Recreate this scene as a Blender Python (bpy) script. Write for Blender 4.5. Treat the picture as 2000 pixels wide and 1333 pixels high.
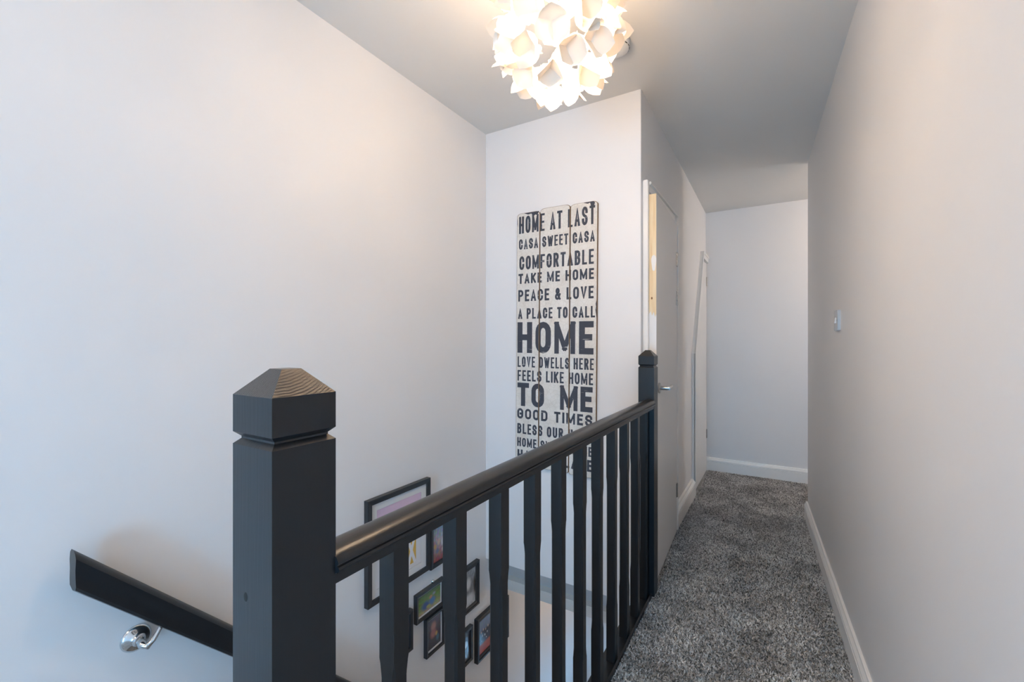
import bpy, bmesh, math, random
import numpy as np
from mathutils import Vector, Matrix
random.seed(7); np.random.seed(7)
for o in list(bpy.data.objects): bpy.data.objects.remove(o)
sc = bpy.context.scene
C = sc.collection
R = math.radians

# ------------------------------------------------------------------ camera, light, exposure
CAM_H = 1.1683
cam_d = bpy.data.cameras.new('camera'); cam = bpy.data.objects.new('camera', cam_d); C.objects.link(cam)
cam_d.sensor_fit = 'HORIZONTAL'; cam_d.sensor_width = 36; cam_d.lens = 857.2 / 2000 * 36
cam_d.clip_start = .01; cam_d.clip_end = 100
cam.location = (0, 0, CAM_H); cam.rotation_euler = (math.pi / 2, 0, .5435)
sc.camera = cam
sc.view_settings.view_transform = 'Standard'; sc.view_settings.look = 'None'
sc.view_settings.gamma = 1; sc.view_settings.use_curve_mapping = False
sc.view_settings.exposure = 0.50

SKY = (.24, .60, 1.0); SKY_S = 32.0
w = bpy.data.worlds.new('sky'); sc.world = w; w.use_nodes = True
bg = w.node_tree.nodes['Background']; bg.inputs[0].default_value = (*SKY, 1); bg.inputs[1].default_value = SKY_S

def portal(name, loc, rot, sx, sy):
    d = bpy.data.lights.new(name, 'AREA'); d.shape = 'RECTANGLE'; d.size = sx; d.size_y = sy
    d.cycles.is_portal = True
    o = bpy.data.objects.new(name, d); C.objects.link(o); o.location = loc; o.rotation_euler = rot
    return o
WX0, WX1, WZ0, WZ1, YB = -.60, -.05, .05, 1.15, -2.05     # window in the rear wall
portal('daylight_portal', ((WX0+WX1)/2, YB - .06, (WZ0+WZ1)/2), (R(90), 0, 0), WX1-WX0, WZ1-WZ0)
portal('daylight_portal', (-.50, 2.95, -1.5), (0, R(90), 0), .06, .6)  # daylight through the added slot downstairs
portal('daylight_portal', (1.56, 3.9, 1.425), (0, R(90), 0), .25, .2)  # daylight through the added recess window
LAMP = Vector((-.535, 1.137, 2.052)); LAMP_W = 30.0; LAMP_C = (1.0, .77, .545)

# ------------------------------------------------------------------ helpers
def obj(name, bm, mat, parent=None, smooth=False, bevel=0):
    if bevel:
        es = [e for e in bm.edges if len(e.link_faces) == 2 and e.calc_face_angle(0) > .5]
        bmesh.ops.bevel(bm, geom=es, offset=bevel, segments=2, affect='EDGES', clamp_overlap=True)
    bmesh.ops.recalc_face_normals(bm, faces=bm.faces)
    me = bpy.data.meshes.new(name); bm.to_mesh(me); bm.free()
    if smooth:
        for p in me.polygons: p.use_smooth = True
        if smooth != True: me.set_sharp_from_angle(angle=smooth)
    me.materials.append(mat)
    o = bpy.data.objects.new(name, me); C.objects.link(o)
    if parent: o.parent = parent
    return o
def box(bm, x0, x1, y0, y1, z0, z1):
    v = [bm.verts.new((x, y, z)) for x in (x0, x1) for y in (y0, y1) for z in (z0, z1)]
    for f in ((0,1,3,2),(4,6,7,5),(0,4,5,1),(2,3,7,6),(0,2,6,4),(1,5,7,3)): bm.faces.new([v[i] for i in f])
def boxes(*bs):
    bm = bmesh.new()
    for b in bs: box(bm, *b)
    return bm
def prism(bm, prof, a, b, frame):
    """extrude 2-D profile from point a to b; frame maps (p,q) -> offset vector"""
    va = [bm.verts.new(Vector(a) + frame(p, q)) for p, q in prof]
    vb = [bm.verts.new(Vector(b) + frame(p, q)) for p, q in prof]
    n = len(prof)
    for i in range(n): bm.faces.new((va[i], va[(i+1)%n], vb[(i+1)%n], vb[i]))
    bm.faces.new(va); bm.faces.new(vb[::-1])
def poly_x(bm, pts, x0, x1):
    """polygon in (y,z) extruded along x"""
    prism(bm, pts, (x0,0,0), (x1,0,0), lambda p, q: Vector((0, p, q)))
def rings(bm, prof, square=False, center=(0,0), n=24):
    """stack of rings (r,z); square=True gives square posts"""
    rs = []
    for r, z in prof:
        if square: pts = [(-r,-r),(r,-r),(r,r),(-r,r)]
        else: pts = [(r*math.cos(2*math.pi*i/n), r*math.sin(2*math.pi*i/n)) for i in range(n)]
        rs.append([bm.verts.new((center[0]+x, center[1]+y, z)) for x, y in pts])
    m = len(rs[0])
    for a, b in zip(rs, rs[1:]):
        for i in range(m): bm.faces.new((a[i], a[(i+1)%m], b[(i+1)%m], b[i]))
    bm.faces.new(rs[0][::-1]); bm.faces.new(rs[-1])
def tube(bm, pts, r, n=10):
    pts = [Vector(p) for p in pts]; rs = []
    up = Vector((.3, .2, .93))
    for i, p in enumerate(pts):
        t = (pts[min(i+1, len(pts)-1)] - pts[max(i-1, 0)]).normalized()
        a = t.cross(up).normalized(); b = t.cross(a)
        rr = r[i] if isinstance(r, (list, tuple)) else r
        rs.append([bm.verts.new(p + rr*(math.cos(2*math.pi*k/n)*a + math.sin(2*math.pi*k/n)*b)) for k in range(n)])
    for a, b in zip(rs, rs[1:]):
        for i in range(n): bm.faces.new((a[i], a[(i+1)%n], b[(i+1)%n], b[i]))
    bm.faces.new(rs[0][::-1]); bm.faces.new(rs[-1])
def empty(name, loc, rot=(0,0,0)):
    o = bpy.data.objects.new(name, None); C.objects.link(o); o.location = loc; o.rotation_euler = rot
    o.empty_display_size = .05
    return o
def tag(o, label, cat, group=None):
    o['label'] = label; o['category'] = cat
    if group: o['group'] = group
    return o
def struct(o, label=None):
    o['kind'] = 'structure'
    if label: o['label'] = label
    return o

# ------------------------------------------------------------------ materials
def mat(name, col, rough=.5, spec=.5, coat=0, metal=0, trans=0):
    m = bpy.data.materials.new(name); m.use_nodes = True
    b = m.node_tree.nodes['Principled BSDF']
    b.inputs['Base Color'].default_value = (*col, 1); b.inputs['Roughness'].default_value = rough
    b.inputs['Specular IOR Level'].default_value = spec; b.inputs['Metallic'].default_value = metal
    b.inputs['Coat Weight'].default_value = coat; b.inputs['Coat Roughness'].default_value = .15
    return m
def nd(m, t, **k):
    n = m.node_tree.nodes.new(t)
    for a, v in k.items(): setattr(n, a, v)
    return n
def lk(m, a, b): m.node_tree.links.new(a, b)
def coords(m, scale=(1,1,1), out='Object'):
    t = nd(m, 'ShaderNodeTexCoord'); mp = nd(m, 'ShaderNodeMapping'); mp.inputs['Scale'].default_value = scale
    lk(m, t.outputs[out], mp.inputs[0]); return mp.outputs[0]
def noise(m, vec, scale, detail=3, rough=.5):
    n = nd(m, 'ShaderNodeTexNoise'); n.inputs['Scale'].default_value = scale; n.inputs['Detail'].default_value = detail
    n.inputs['Roughness'].default_value = rough; lk(m, vec, n.inputs['Vector']); return n.outputs['Fac']
def ramp(m, fac, stops):
    r = nd(m, 'ShaderNodeValToRGB'); el = r.color_ramp.elements
    while len(el) < len(stops): el.new(.5)
    for e, (p, c) in zip(el, stops): e.position = p; e.color = (*c, 1) if len(c) == 3 else c
    lk(m, fac, r.inputs[0]); return r.outputs['Color']
def bump(m, fac, strength, dist):
    b = nd(m, 'ShaderNodeBump'); b.inputs['Strength'].default_value = strength; b.inputs['Distance'].default_value = dist
    lk(m, fac, b.inputs['Height']); lk(m, b.outputs[0], m.node_tree.nodes['Principled BSDF'].inputs['Normal'])
def base(m): return m.node_tree.nodes['Principled BSDF'].inputs['Base Color']
def paint(name, col, rough=.55, scale=9, amt=.02):
    m = mat(name, col, rough, .35); v = coords(m)
    lk(m, ramp(m, noise(m, v, 1.3, 2), [(.3, tuple(c*(1-amt) for c in col)), (.7, tuple(min(1, c*(1+amt)) for c in col))]), base(m))
    bump(m, noise(m, v, scale, 4), .25, .006); return m
M_WALL = paint('wall_paint', (.84, .83, .83), .5)
M_CEIL = paint('ceiling_paint', (.78, .75, .71), .8)
M_TRIM = mat('white_gloss', (.92, .90, .87), .28)
M_DOOR = mat('white_satin', (.85, .83, .81), .4)
vv = coords(M_DOOR, (1, 60, 1.2)); bump(M_DOOR, noise(M_DOOR, vv, 6, 3), .12, .002)
def black_paint(name, along):
    m = mat(name, (.010, .012, .015), .33, .42)
    sc_ = {'z': (40, 40, 1.2), 'y': (40, 1.2, 40)}[along]
    v = coords(m, sc_)
    bump(m, noise(m, v, 7, 4, .6), .14, .0012)
    lk(m, ramp(m, noise(m, coords(m), 9, 2), [(.3, (.29,)*3), (.7, (.33,)*3)]), m.node_tree.nodes['Principled BSDF'].inputs['Roughness'])
    return m
M_BLACK = black_paint('black_satin_paint', 'z'); M_BLACKY = black_paint('black_satin_paint_rail', 'y')
M_CAP = mat('worn_black_end_grain', (.022, .018, .015), .27, .8)
wv = nd(M_CAP, 'ShaderNodeTexWave', wave_type='RINGS', rings_direction='Z'); wv.inputs['Scale'].default_value = 110; wv.inputs['Distortion'].default_value = 3; wv.inputs['Detail'].default_value = 3
mpc = nd(M_CAP, 'ShaderNodeMapping'); mpc.inputs['Location'].default_value = (.09, .03, 0); lk(M_CAP, nd(M_CAP, 'ShaderNodeTexCoord').outputs['Object'], mpc.inputs[0]); lk(M_CAP, mpc.outputs[0], wv.inputs['Vector'])
bump(M_CAP, wv.outputs['Fac'], .35, .0006)
M_KNOT = mat('knot_hole', (.006, .005, .005), .7)
M_CHROME = mat('chrome', (.62, .64, .66), .12, .5, metal=1)
M_STEEL = mat('brushed_steel', (.52, .50, .48), .3, .5, metal=1)
M_HINGE = mat('hinge_metal', (.55, .54, .53), .25, .5, metal=1)
M_FRAME = mat('black_frame', (.022, .025, .03), .32)
M_MOUNT = mat('mount_card', (.74, .74, .74), .8)
M_WHITEPL = mat('white_plastic', (.78, .77, .75), .35)
M_SLOT = mat('dark_slot', (.03, .03, .03), .8)
M_CLEAR = mat('picture_glass', (1, 1, 1), .05)
M_BOARDEDGE = mat('sign_edge', (.20, .11, .05), .7)
# raw pine
M_PINE = mat('raw_pine', (.75, .52, .28), .6)
v = coords(M_PINE, (30, 30, 1.5)); lk(M_PINE, ramp(M_PINE, noise(M_PINE, v, 2.2, 4, .6), [(.3, (.78, .56, .30)), (.55, (.88, .70, .45)), (.8, (.92, .80, .60))]), base(M_PINE))
M_PKNOT = mat('pine_knot', (.25, .11, .04), .6)
# carpet
def carpet(name, c0, c1):
    m = mat(name, c0, .95, .1)
    v = coords(m)
    a = ramp(m, noise(m, v, 260, 2, .6), [(.32, c0), (.68, c1)])
    mx = nd(m, 'ShaderNodeMix', data_type='RGBA', blend_type='MULTIPLY'); mx.inputs[0].default_value = 1
    lk(m, a, mx.inputs[6])
    lk(m, ramp(m, noise(m, v, 5, 4, .65), [(.36, (.62, .62, .62)), (.58, (1, 1, 1))]), mx.inputs[7])
    lk(m, mx.outputs[2], base(m)); bump(m, noise(m, v, 300, 2), .8, .006); return m
M_CARPET = carpet('grey_carpet', (.34, .335, .33), (.75, .73, .71))
def tuft_mat():
    m = mat('carpet_yarn', (.3, .3, .3), .9, .15); g = nd(m, 'ShaderNodeNewGeometry'); v = coords(m)
    a = ramp(m, g.outputs['Random Per Island'], [(0, (.12, .115, .11)), (.3, (.42, .405, .39)), (.6, (.86, .83, .80)), (1, (.97, .95, .93))])
    mx = nd(m, 'ShaderNodeMix', data_type='RGBA', blend_type='MULTIPLY'); mx.inputs[0].default_value = 1
    lk(m, a, mx.inputs[6]); lk(m, ramp(m, noise(m, v, 4.5, 4, .65), [(.38, (.6, .6, .6)), (.6, (1, 1, 1))]), mx.inputs[7])
    lk(m, mx.outputs[2], base(m)); return m
M_TUFT = tuft_mat()
# worn sign paint
M_BOARD = mat('worn_cream_paint', (.74, .69, .62), .7)
v = coords(M_BOARD); n1 = noise(M_BOARD, v, 14, 5, .65)
vor = nd(M_BOARD, 'ShaderNodeTexVoronoi', feature='DISTANCE_TO_EDGE'); vor.inputs['Scale'].default_value = 45
lk(M_BOARD, v, vor.inputs['Vector'])
cr = ramp(M_BOARD, vor.outputs['Distance'], [(0, (.80, .79, .77)), (.05, (1, 1, 1))])
mx = nd(M_BOARD, 'ShaderNodeMix', data_type='RGBA', blend_type='MULTIPLY'); mx.inputs[0].default_value = .8
lk(M_BOARD, ramp(M_BOARD, n1, [(.25, (.66, .60, .53)), (.5, (.76, .72, .66)), (.75, (.80, .77, .73))]), mx.inputs[6]); lk(M_BOARD, cr, mx.inputs[7])
lk(M_BOARD, mx.outputs[2], base(M_BOARD))
M_INK = mat('worn_navy_ink', (.05, .055, .07), .75)
v = coords(M_INK, (1, 1, 1)); s1 = noise(M_INK, v, 70, 5, .7); s2 = noise(M_INK, coords(M_INK, (3, 1, 40)), 3, 3, .6)
ad = nd(M_INK, 'ShaderNodeMath', operation='MAXIMUM'); lk(M_INK, s1, ad.inputs[0]); lk(M_INK, s2, ad.inputs[1])
lk(M_INK, ramp(M_INK, ad.outputs[0], [(.0, (.045, .05, .068)), (.66, (.055, .06, .078)), (.71, (.62, .58, .53))]), base(M_INK))
# lamp petals
M_PETAL = bpy.data.materials.new('petal_plastic'); M_PETAL.use_nodes = True
nt = M_PETAL.node_tree; nt.nodes.remove(nt.nodes['Principled BSDF'])
df = nd(M_PETAL, 'ShaderNodeBsdfDiffuse'); tr = nd(M_PETAL, 'ShaderNodeBsdfTranslucent'); gl = nd(M_PETAL, 'ShaderNodeBsdfGlossy')
df.inputs[0].default_value = (.93, .84, .73, 1); tr.inputs[0].default_value = (.96, .86, .72, 1); gl.inputs['Roughness'].default_value = .3
m1 = nd(M_PETAL, 'ShaderNodeMixShader'); m1.inputs[0].default_value = .05; lk(M_PETAL, df.outputs[0], m1.inputs[1]); lk(M_PETAL, tr.outputs[0], m1.inputs[2])
m2 = nd(M_PETAL, 'ShaderNodeMixShader'); m2.inputs[0].default_value = .04; lk(M_PETAL, m1.outputs[0], m2.inputs[1]); lk(M_PETAL, gl.outputs[0], m2.inputs[2])
lk(M_PETAL, m2.outputs[0], nt.nodes['Material Output'].inputs[0])
M_PETAL2 = M_PETAL.copy(); M_PETAL2.name = 'petal_plastic_dense'
for n_ in M_PETAL2.node_tree.nodes:
    if n_.type == 'MIX_SHADER' and abs(n_.inputs[0].default_value-.05) < 1e-4: n_.inputs[0].default_value = .02
M_BULB = bpy.data.materials.new('lit_bulb'); M_BULB.use_nodes = True
nt = M_BULB.node_tree; nt.nodes.remove(nt.nodes['Principled BSDF'])
em = nd(M_BULB, 'ShaderNodeEmission'); em.inputs[0].default_value = (*LAMP_C, 1); em.inputs[1].default_value = 12
lk(M_BULB, em.outputs[0], nt.nodes['Material Output'].inputs[0])
M_GLASS = bpy.data.materials.new('window_glass'); M_GLASS.use_nodes = True
nt = M_GLASS.node_tree; nt.nodes.remove(nt.nodes['Principled BSDF'])
tp = nd(M_GLASS, 'ShaderNodeBsdfTransparent'); gs = nd(M_GLASS, 'ShaderNodeBsdfGlossy'); gs.inputs['Roughness'].default_value = .02
mg = nd(M_GLASS, 'ShaderNodeMixShader'); mg.inputs[0].default_value = .05
lk(M_GLASS, tp.outputs[0], mg.inputs[1]); lk(M_GLASS, gs.outputs[0], mg.inputs[2]); lk(M_GLASS, mg.outputs[0], nt.nodes['Material Output'].inputs[0])

# ------------------------------------------------------------------ room shell
H = 2.3687; XL = -1.449; YS = 2.105; XD = -.555; YF = 4.32; HF = 2.327
RC = (.172, 3.49); RS = .047                                   # right wall corner and skew
def rx(y): return RC[0] + RS * (RC[1] - y)
ZD = -2.52                                                     # downstairs floor
YE = 3.63                                                      # downstairs end wall

def rect_wall_left():
    return boxes((XL-.12, XL, YB-.12, YE+.12, ZD-.1, H+.12))
struct(obj('wall_left', rect_wall_left(), M_WALL), 'smooth pale grey plastered wall running down beside the stairs')
# end wall of the stairwell that carries the sign: lower edge slopes back as a soffit
bm = bmesh.new()
poly_x(bm, [(YS, H+.1), (YS, -.096), (YS+.17, -.26), (YS+.17, H+.1)], XL-.02, XD-.002)
struct(obj('wall_stairwell', bm, M_WALL, bevel=.004), 'pale grey wall above the stairs, sloping back at its foot')
# wall with the two doors (openings left for them)
D1 = (2.168, 2.802, 1.885); D2 = (3.60, 4.265)
bm = boxes((XD-.17, XD, YS+.002, D1[0], -.3, H+.1), (XD-.12, XD, D1[0], D1[1], D1[2], H+.1), (XD-.12, XD, D1[1], D2[0], -.3, H+.1),
           (XD-.12, XD, D2[0], YF+.1, 1.87, H+.1), (XD-.12, XD, D2[1], YF+.1, -.3, 1.87))
box(bm, XD-.17, XD-.13, D1[0]-.01, YF+.1, -.3, H+.1)
poly_x(bm, [(D2[0], 1.05), (D2[0], 1.87), (4.03, 1.87)], XD-.12, XD)
struct(obj('wall_corridor_left', bm, M_WALL), 'shaded pale grey corridor wall holding two white doors')
struct(obj('wall_far', boxes((XD-.12, 1.6, YF, YF+.12, -.3, H+.1)), M_WALL), 'pale grey wall closing the far end of the corridor')
bm = bmesh.new()
prism(bm, [(RC[0], RC[1]), (rx(YB-.1), YB-.1), (1.6, YB-.1), (1.6, RC[1])], (0,0,-.3), (0,0,H+.1), lambda p, q: Vector((p, q, 0)))
es = [e for e in bm.edges if abs(e.verts[0].co.x-RC[0]) < 1e-4 and abs(e.verts[1].co.x-RC[0]) < 1e-4 and abs(e.verts[0].co.z-e.verts[1].co.z) > 1]
bmesh.ops.bevel(bm, geom=es, offset=.012, segments=4, affect='EDGES', profile=.5)
struct(obj('wall_right', bm, M_WALL, smooth=.6), 'long pale grey wall with a light switch, ending at an open corner')
struct(obj('wall_recess', boxes((1.5, 1.6, RC[1]-.1, 3.8, -.3, H+.1), (1.5, 1.6, 4.0, YF+.1, -.3, H+.1), (1.5, 1.6, 3.8, 4.0, -.3, 1.3), (1.5, 1.6, 3.8, 4.0, 1.55, H+.1)), M_WALL), 'end wall of the recess beyond the corner')
# rear wall with the window opening
bm = boxes((XL-.12, WX0, YB-.12, YB, -.3, H+.1), (WX1, 1.0, YB-.12, YB, -.3, H+.1), (WX0, WX1, YB-.12, YB, -.3, WZ0), (WX0, WX1, YB-.12, YB, WZ1, H+.1))
struct(obj('wall_rear', bm, M_WALL), 'pale grey wall behind, with the landing window')
# ceiling, dropping slightly towards the corridor end
bm = bmesh.new()
poly_x(bm, [(YB-.1, H), (YS, H), (YF+.1, HF), (YF+.1, H+.15), (YB-.1, H+.15)], XL-.1, 1.6)
struct(obj('ceiling', bm, M_CEIL), 'plain off-white plaster ceiling')
# landing floor (L shape), carpeted
XB = -.492
Y_TOP = .335
bm = boxes((XB, 1.55, Y_TOP, YS+.05, -.22, .0), (XD-.16, 1.55, YS+.05, YF+.05, -.22, .0), (XL, 1.0, YB-.05, Y_TOP, -.22, .0))
floor = struct(obj('floor', bm, M_CARPET), 'dark grey speckled carpet on the landing')
# downstairs shell
struct(obj('wall_downstairs_end', boxes((XL-.1, .2, YE, YE+.12, ZD-.1, -.1)), M_WALL), 'pale wall at the end of the hall downstairs')
bm = boxes((XD-.02, XD+.05, .1, 2.35, ZD-.1, -.2), (XD-.02, XD+.05, 3.55, YE+.1, ZD-.1, -.2), (XD-.02, XD+.05, 2.35, 2.65, ZD-.1, -.2), (XD-.02, XD+.05, 3.25, 3.55, ZD-.1, -.2), (XD-.02, XD+.05, 2.65, 3.25, ZD-.1, -1.53), (XD-.02, XD+.05, 2.65, 3.25, -1.47, -.2))  # narrow slot added in this wall to let daylight into the hall
struct(obj('wall_downstairs_side', bm, M_WALL), 'wall below the landing edge beside the stairs')
struct(obj('ceiling_downstairs', boxes((XL, XD+.05, YS+.1, YE+.1, -.30, -.24)), M_CEIL), 'ceiling of the hall downstairs')
struct(obj('floor_downstairs', boxes((XL, XD, .2, YE, ZD-.1, ZD)), M_CARPET), 'floor of the hall downstairs')
# stairs
st = struct(empty('floor_stairs', (-1.0, Y_TOP, 0)), 'grey carpeted stair flight going down beside the wall')
GO, RI = .187, .1985
bm = boxes((-.449, .435, 0, GO+.02, -RI, 0)); step0 = obj('step', bm, M_CARPET, st, bevel=.012); step0.location = (0, 0, -RI)
for i in range(1, 11):
    s = step0.copy(); C.objects.link(s); s.parent = st; s.location = (0, i*GO, -(i+1)*RI)
# rear window
win = struct(empty('window_1', ((WX0+WX1)/2, YB-.06, WZ0)), 'white framed landing window behind')
hw, hh = (WX1-WX0)/2, WZ1-WZ0
obj('window_frame', boxes((-hw, -hw+.05, -.03, .03, 0, hh), (hw-.05, hw, -.03, .03, 0, hh), (-hw+.05, hw-.05, -.03, .03, 0, .05), (-hw+.05, hw-.05, -.03, .03, hh-.05, hh), (-.02, .02, -.03, .03, .05, hh-.05)), M_TRIM, win)
for s in (-1, 1):
    obj('pane', boxes((min(s*.02, s*(hw-.05)), max(s*.02, s*(hw-.05)), -.004, .004, .05, hh-.05)), M_GLASS, win)
obj('window_sill', boxes((-hw-.03, hw+.03, .03, .14, -.03, 0)), M_TRIM, win)

w2 = struct(empty('fill_window', (1.56, 3.9, 1.3)), 'added white framed window in the recess beyond the corner, lighting the corridor end')  # unseen window added to brighten the corridor end
obj('window_frame', boxes((-.03, .03, -.1, -.08, 0, .25), (-.03, .03, .08, .1, 0, .25), (-.03, .03, -.08, .08, 0, .02), (-.03, .03, -.08, .08, .23, .25)), M_TRIM, w2)  # frame of the added fill window
obj('pane', boxes((-.003, .003, -.08, .08, .02, .23)), M_GLASS, w2)  # pane of the added fill window

# ------------------------------------------------------------------ baseboards
def skirt_prof(h, t):
    return [(0, 0), (t, 0), (t, h*.70), (t*.72, h*.715), (t*.72, h*.745), (t*.98, h*.76), (t*.95, h*.82), (t*.55, h*.93), (t*.5, h*.985), (t*.35, h), (0, h)]
bm = bmesh.new(); nx = Vector((-1, -RS, 0)).normalized()
prism(bm, skirt_prof(.108, .019), (rx(3.49), 3.492, 0), (rx(YB), YB, 0), lambda p, q: nx*p + Vector((0, 0, q)))
bmr = struct(obj('baseboard_right', bm, M_TRIM), 'white moulded skirting board along the right-hand wall')
bm = bmesh.new(); prism(bm, skirt_prof(.118, .019), (XD, YF, 0), (1.5, YF, 0), lambda p, q: Vector((0, -p, q)))
struct(obj('baseboard_far', bm, M_TRIM), 'white moulded skirting board across the corridor end')
bm = bmesh.new(); prism(bm, skirt_prof(.125, .03), (XD, 2.862, 0), (XD, 3.548, 0), lambda p, q: Vector((p, 0, q)))
struct(obj('baseboard_left', bm, M_TRIM), 'short white skirting board between the two corridor doors')

# ------------------------------------------------------------------ doors
d1 = struct(empty('door_1', (XD, 2.48, 0)), 'white door standing slightly ajar behind the newel post, raw timber edge showing')
def dpart(name, bm, m, par=d1, **k):
    bmesh.ops.translate(bm, verts=bm.verts, vec=(-XD, -2.48, 0)); return obj(name, bm, m, par, **k)
AF = -.531
dpart('architrave', boxes((XD, AF, 2.138, D1[0]+.004, 0, 1.945)), M_TRIM, bevel=.003)
dpart('architrave', boxes((XD, AF, D1[1]-.004, 2.861, 0, 1.945), (XD, AF+.008, 2.846, 2.861, 0, 1.945)), M_TRIM, bevel=.003)
dpart('architrave', boxes((XD, AF, D1[0]+.004, D1[1]-.004, 1.89, 1.945), (XD, AF+.008, D1[0]+.004, D1[1]+.04, 1.93, 1.945)), M_TRIM, bevel=.003)
dpart('door_lining', boxes((XD-.12, XD, D1[0]-.002, D1[0]+.018, 0, 1.89), (XD-.12, XD, D1[1]-.018, D1[1]+.002, 0, 1.89), (XD-.12, XD, D1[0], D1[1], 1.87, 1.89), (XD-.13, XD-.115, D1[0]-.02, D1[1]+.02, 0, 1.9)), M_DOOR)
# leaf: local y from hinge (0) towards latch (-W), local x = thickness (face at 0)
LW = .637; ang = -math.atan2(.026, LW)
leaf = obj('door_leaf', boxes((-.034, 0, -LW+.002, 0, .012, 1.879)), M_DOOR, d1, bevel=.0015)
leaf.location = (-.523-XD, 2.80-2.48, 0); leaf.rotation_euler = (0, 0, -ang)
# raw timber edge strip with ragged foot
bm = bmesh.new()
prism(bm, [(-.0335, 1.878), (-.0005, 1.878), (-.0005, 1.30), (-.006, 1.285), (-.012, 1.31), (-.02, 1.292), (-.027, 1.315), (-.0335, 1.30)], (0, -LW, 0), (0, -LW+.003, 0), lambda p, q: Vector((p, 0, q)))
e1 = obj('bare_timber_edge', bm, M_PINE, leaf); e1['label'] = 'unpainted pine strip'
bm = bmesh.new()
prism(bm, [(-.012+.011*math.cos(a)*(1+.2*math.sin(3*a)), 1.545+.045*math.sin(a)*(1+.15*math.cos(2*a))) for a in [i*math.pi/8 for i in range(16)]], (0, -LW-.0006, 0), (0, -LW+.001, 0), lambda p, q: Vector((p, 0, q)))
obj('paint_patch', bm, M_DOOR, leaf)
bm = bmesh.new()
prism(bm, [(-.021+.004*math.cos(a), 1.375+.006*math.sin(a)) for a in [i*math.pi/6 for i in range(12)]], (0, -LW-.0006, 0), (0, -LW+.001, 0), lambda p, q: Vector((p, 0, q)))
obj('pine_knot', bm, M_PKNOT, leaf)
# lever handle
bm = bmesh.new(); rings(bm, [(.022, 0), (.026, .001), (.026, .006), (.024, .008), (.010, .0082), (.0095, .05)], n=24)
bmesh.ops.rotate(bm, verts=bm.verts, matrix=Matrix.Rotation(R(90), 3, 'Y'))
bmesh.ops.translate(bm, verts=bm.verts, vec=(0, -LW+.062, .937))
tube(bm, [(.046, -LW+.055, .937), (.047, -LW+.075, .937), (.047, -LW+.12, .937), (.044, -LW+.165, .937)], .0095, 12)
hd = obj('lever_handle', bm, M_STEEL, leaf, smooth=.7); hd['label'] = 'brushed steel lever handle'
bm = bmesh.new(); rings(bm, [(.0095, 0), (.0085, .003), (.006, .004)], n=16)
bmesh.ops.rotate(bm, verts=bm.verts, matrix=Matrix.Rotation(R(90), 3, 'Y'))
def hinge(par, x, y, z, h=.075):
    bm = bmesh.new(); rings(bm, [(.003, 0), (.0055, .002), (.0055, h*.32), (.0048, h*.325), (.0048, h*.335), (.0055, h*.34), (.0055, h*.66), (.0048, h*.665), (.0048, h*.675), (.0055, h*.68), (.0055, h-.002), (.003, h)], center=(x, y), n=12)
    for v_ in bm.verts: v_.co.z += z
    box(bm, x-.003, x-.001, y-.018, y+.014, z, z+h)
    obj('hinge', bm, M_HINGE, par, smooth=.7)
for z in (1.62, 1.385, .22): hinge(d1, -.520-XD, 2.80-2.48, z, .085)
# second door: clipped corner under a slope
d2 = struct(empty('door_2', (XD, 3.9, 0)), 'white cupboard door with a slanting top corner at the corridor end')
def clip_poly(i): # outline inset i towards inside of the opening
    return [(3.548+i, 0), (3.548+i, 1.075-i*.2), (3.995+i*.75, 1.925-i), (4.316, 1.925-i), (4.316, 0)]
bm = bmesh.new()
o_, n_ = clip_poly(0), clip_poly(.052)
for k in range(3):
    prism(bm, [o_[k], o_[k+1], n_[k+1], n_[k]], (0,0,0), (.024,0,0), lambda p, q: Vector((0, p-3.9, q)))
o3, n3 = clip_poly(0), clip_poly(.015)
for k in range(3):
    prism(bm, [o3[k], o3[k+1], n3[k+1], n3[k]], (.02,0,0), (.03,0,0), lambda p, q: Vector((0, p-3.9, q)))
obj('architrave', bm, M_TRIM, d2)
bm = bmesh.new()
l_ = clip_poly(.056); l_[3] = (4.262, l_[3][1]-.012); l_[4] = (4.262, .012); l_[2] = (l_[2][0], l_[2][1]-.012); l_[0] = (l_[0][0], .012)
prism(bm, l_, (-.02,0,0), (.013,0,0), lambda p, q: Vector((0, p-3.9, q)))
obj('door_leaf', bm, M_DOOR, d2)
obj('door_jamb', boxes((-.1, .006, 4.265-3.9, 4.318-3.9, 0, 1.873), (-.1, -.06, 3.56-3.9, 4.3-3.9, 0, 1.0)), M_TRIM, d2)
for z in (1.66, .30): hinge(d2, .014, 4.262-3.9, z, .08)

# ------------------------------------------------------------------ newel posts
def newel(name, x, y, hw, z0, zg, zb, ztop, htop, label, grp=None):
    o = empty(name, (x, y, z0)); tag(o, label, 'newel post', grp)
    bm = bmesh.new(); g = hw*.16
    rings(bm, [(hw, 0), (hw, zg-z0), (hw-g, zg+.006-z0), (hw-g, zg+.0085-z0), (hw, zg+.0145-z0), (hw, zb-z0), (htop, ztop-z0)], square=True)
    po = obj('post', bm, M_BLACK, o, bevel=.0013); po.data.materials.append(M_CAP)
    for f_ in po.data.polygons:
        if f_.normal.z > .3 and f_.center.z > zb-z0-.002: f_.material_index = 1
    return o
N1 = newel('newel_post', -.478-.041, .278+.041, .041, -.42, 1.0455, 1.1044, 1.1345, .0125, 'thick square black newel post at the head of the stairs, knot hole in its side')
bm = bmesh.new(); rings(bm, [(.0042, 0), (.0036, .0008), (.001, .0010)], n=12)
for v_ in bm.verts: v_.co.y *= 1.45
bmesh.ops.rotate(bm, verts=bm.verts, matrix=Matrix.Rotation(R(90), 3, 'X'))
k = obj('knot', bm, M_KNOT, N1); k.location = (-.5314+.519, -.0405, .869+.42)
newel('newel_post', -.478-.0355, 2.0375+.0355, .0355, -.02, 1.0463, 1.0988, 1.126, .0105, 'slimmer black newel post standing against the corner by the ajar white door')

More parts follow.
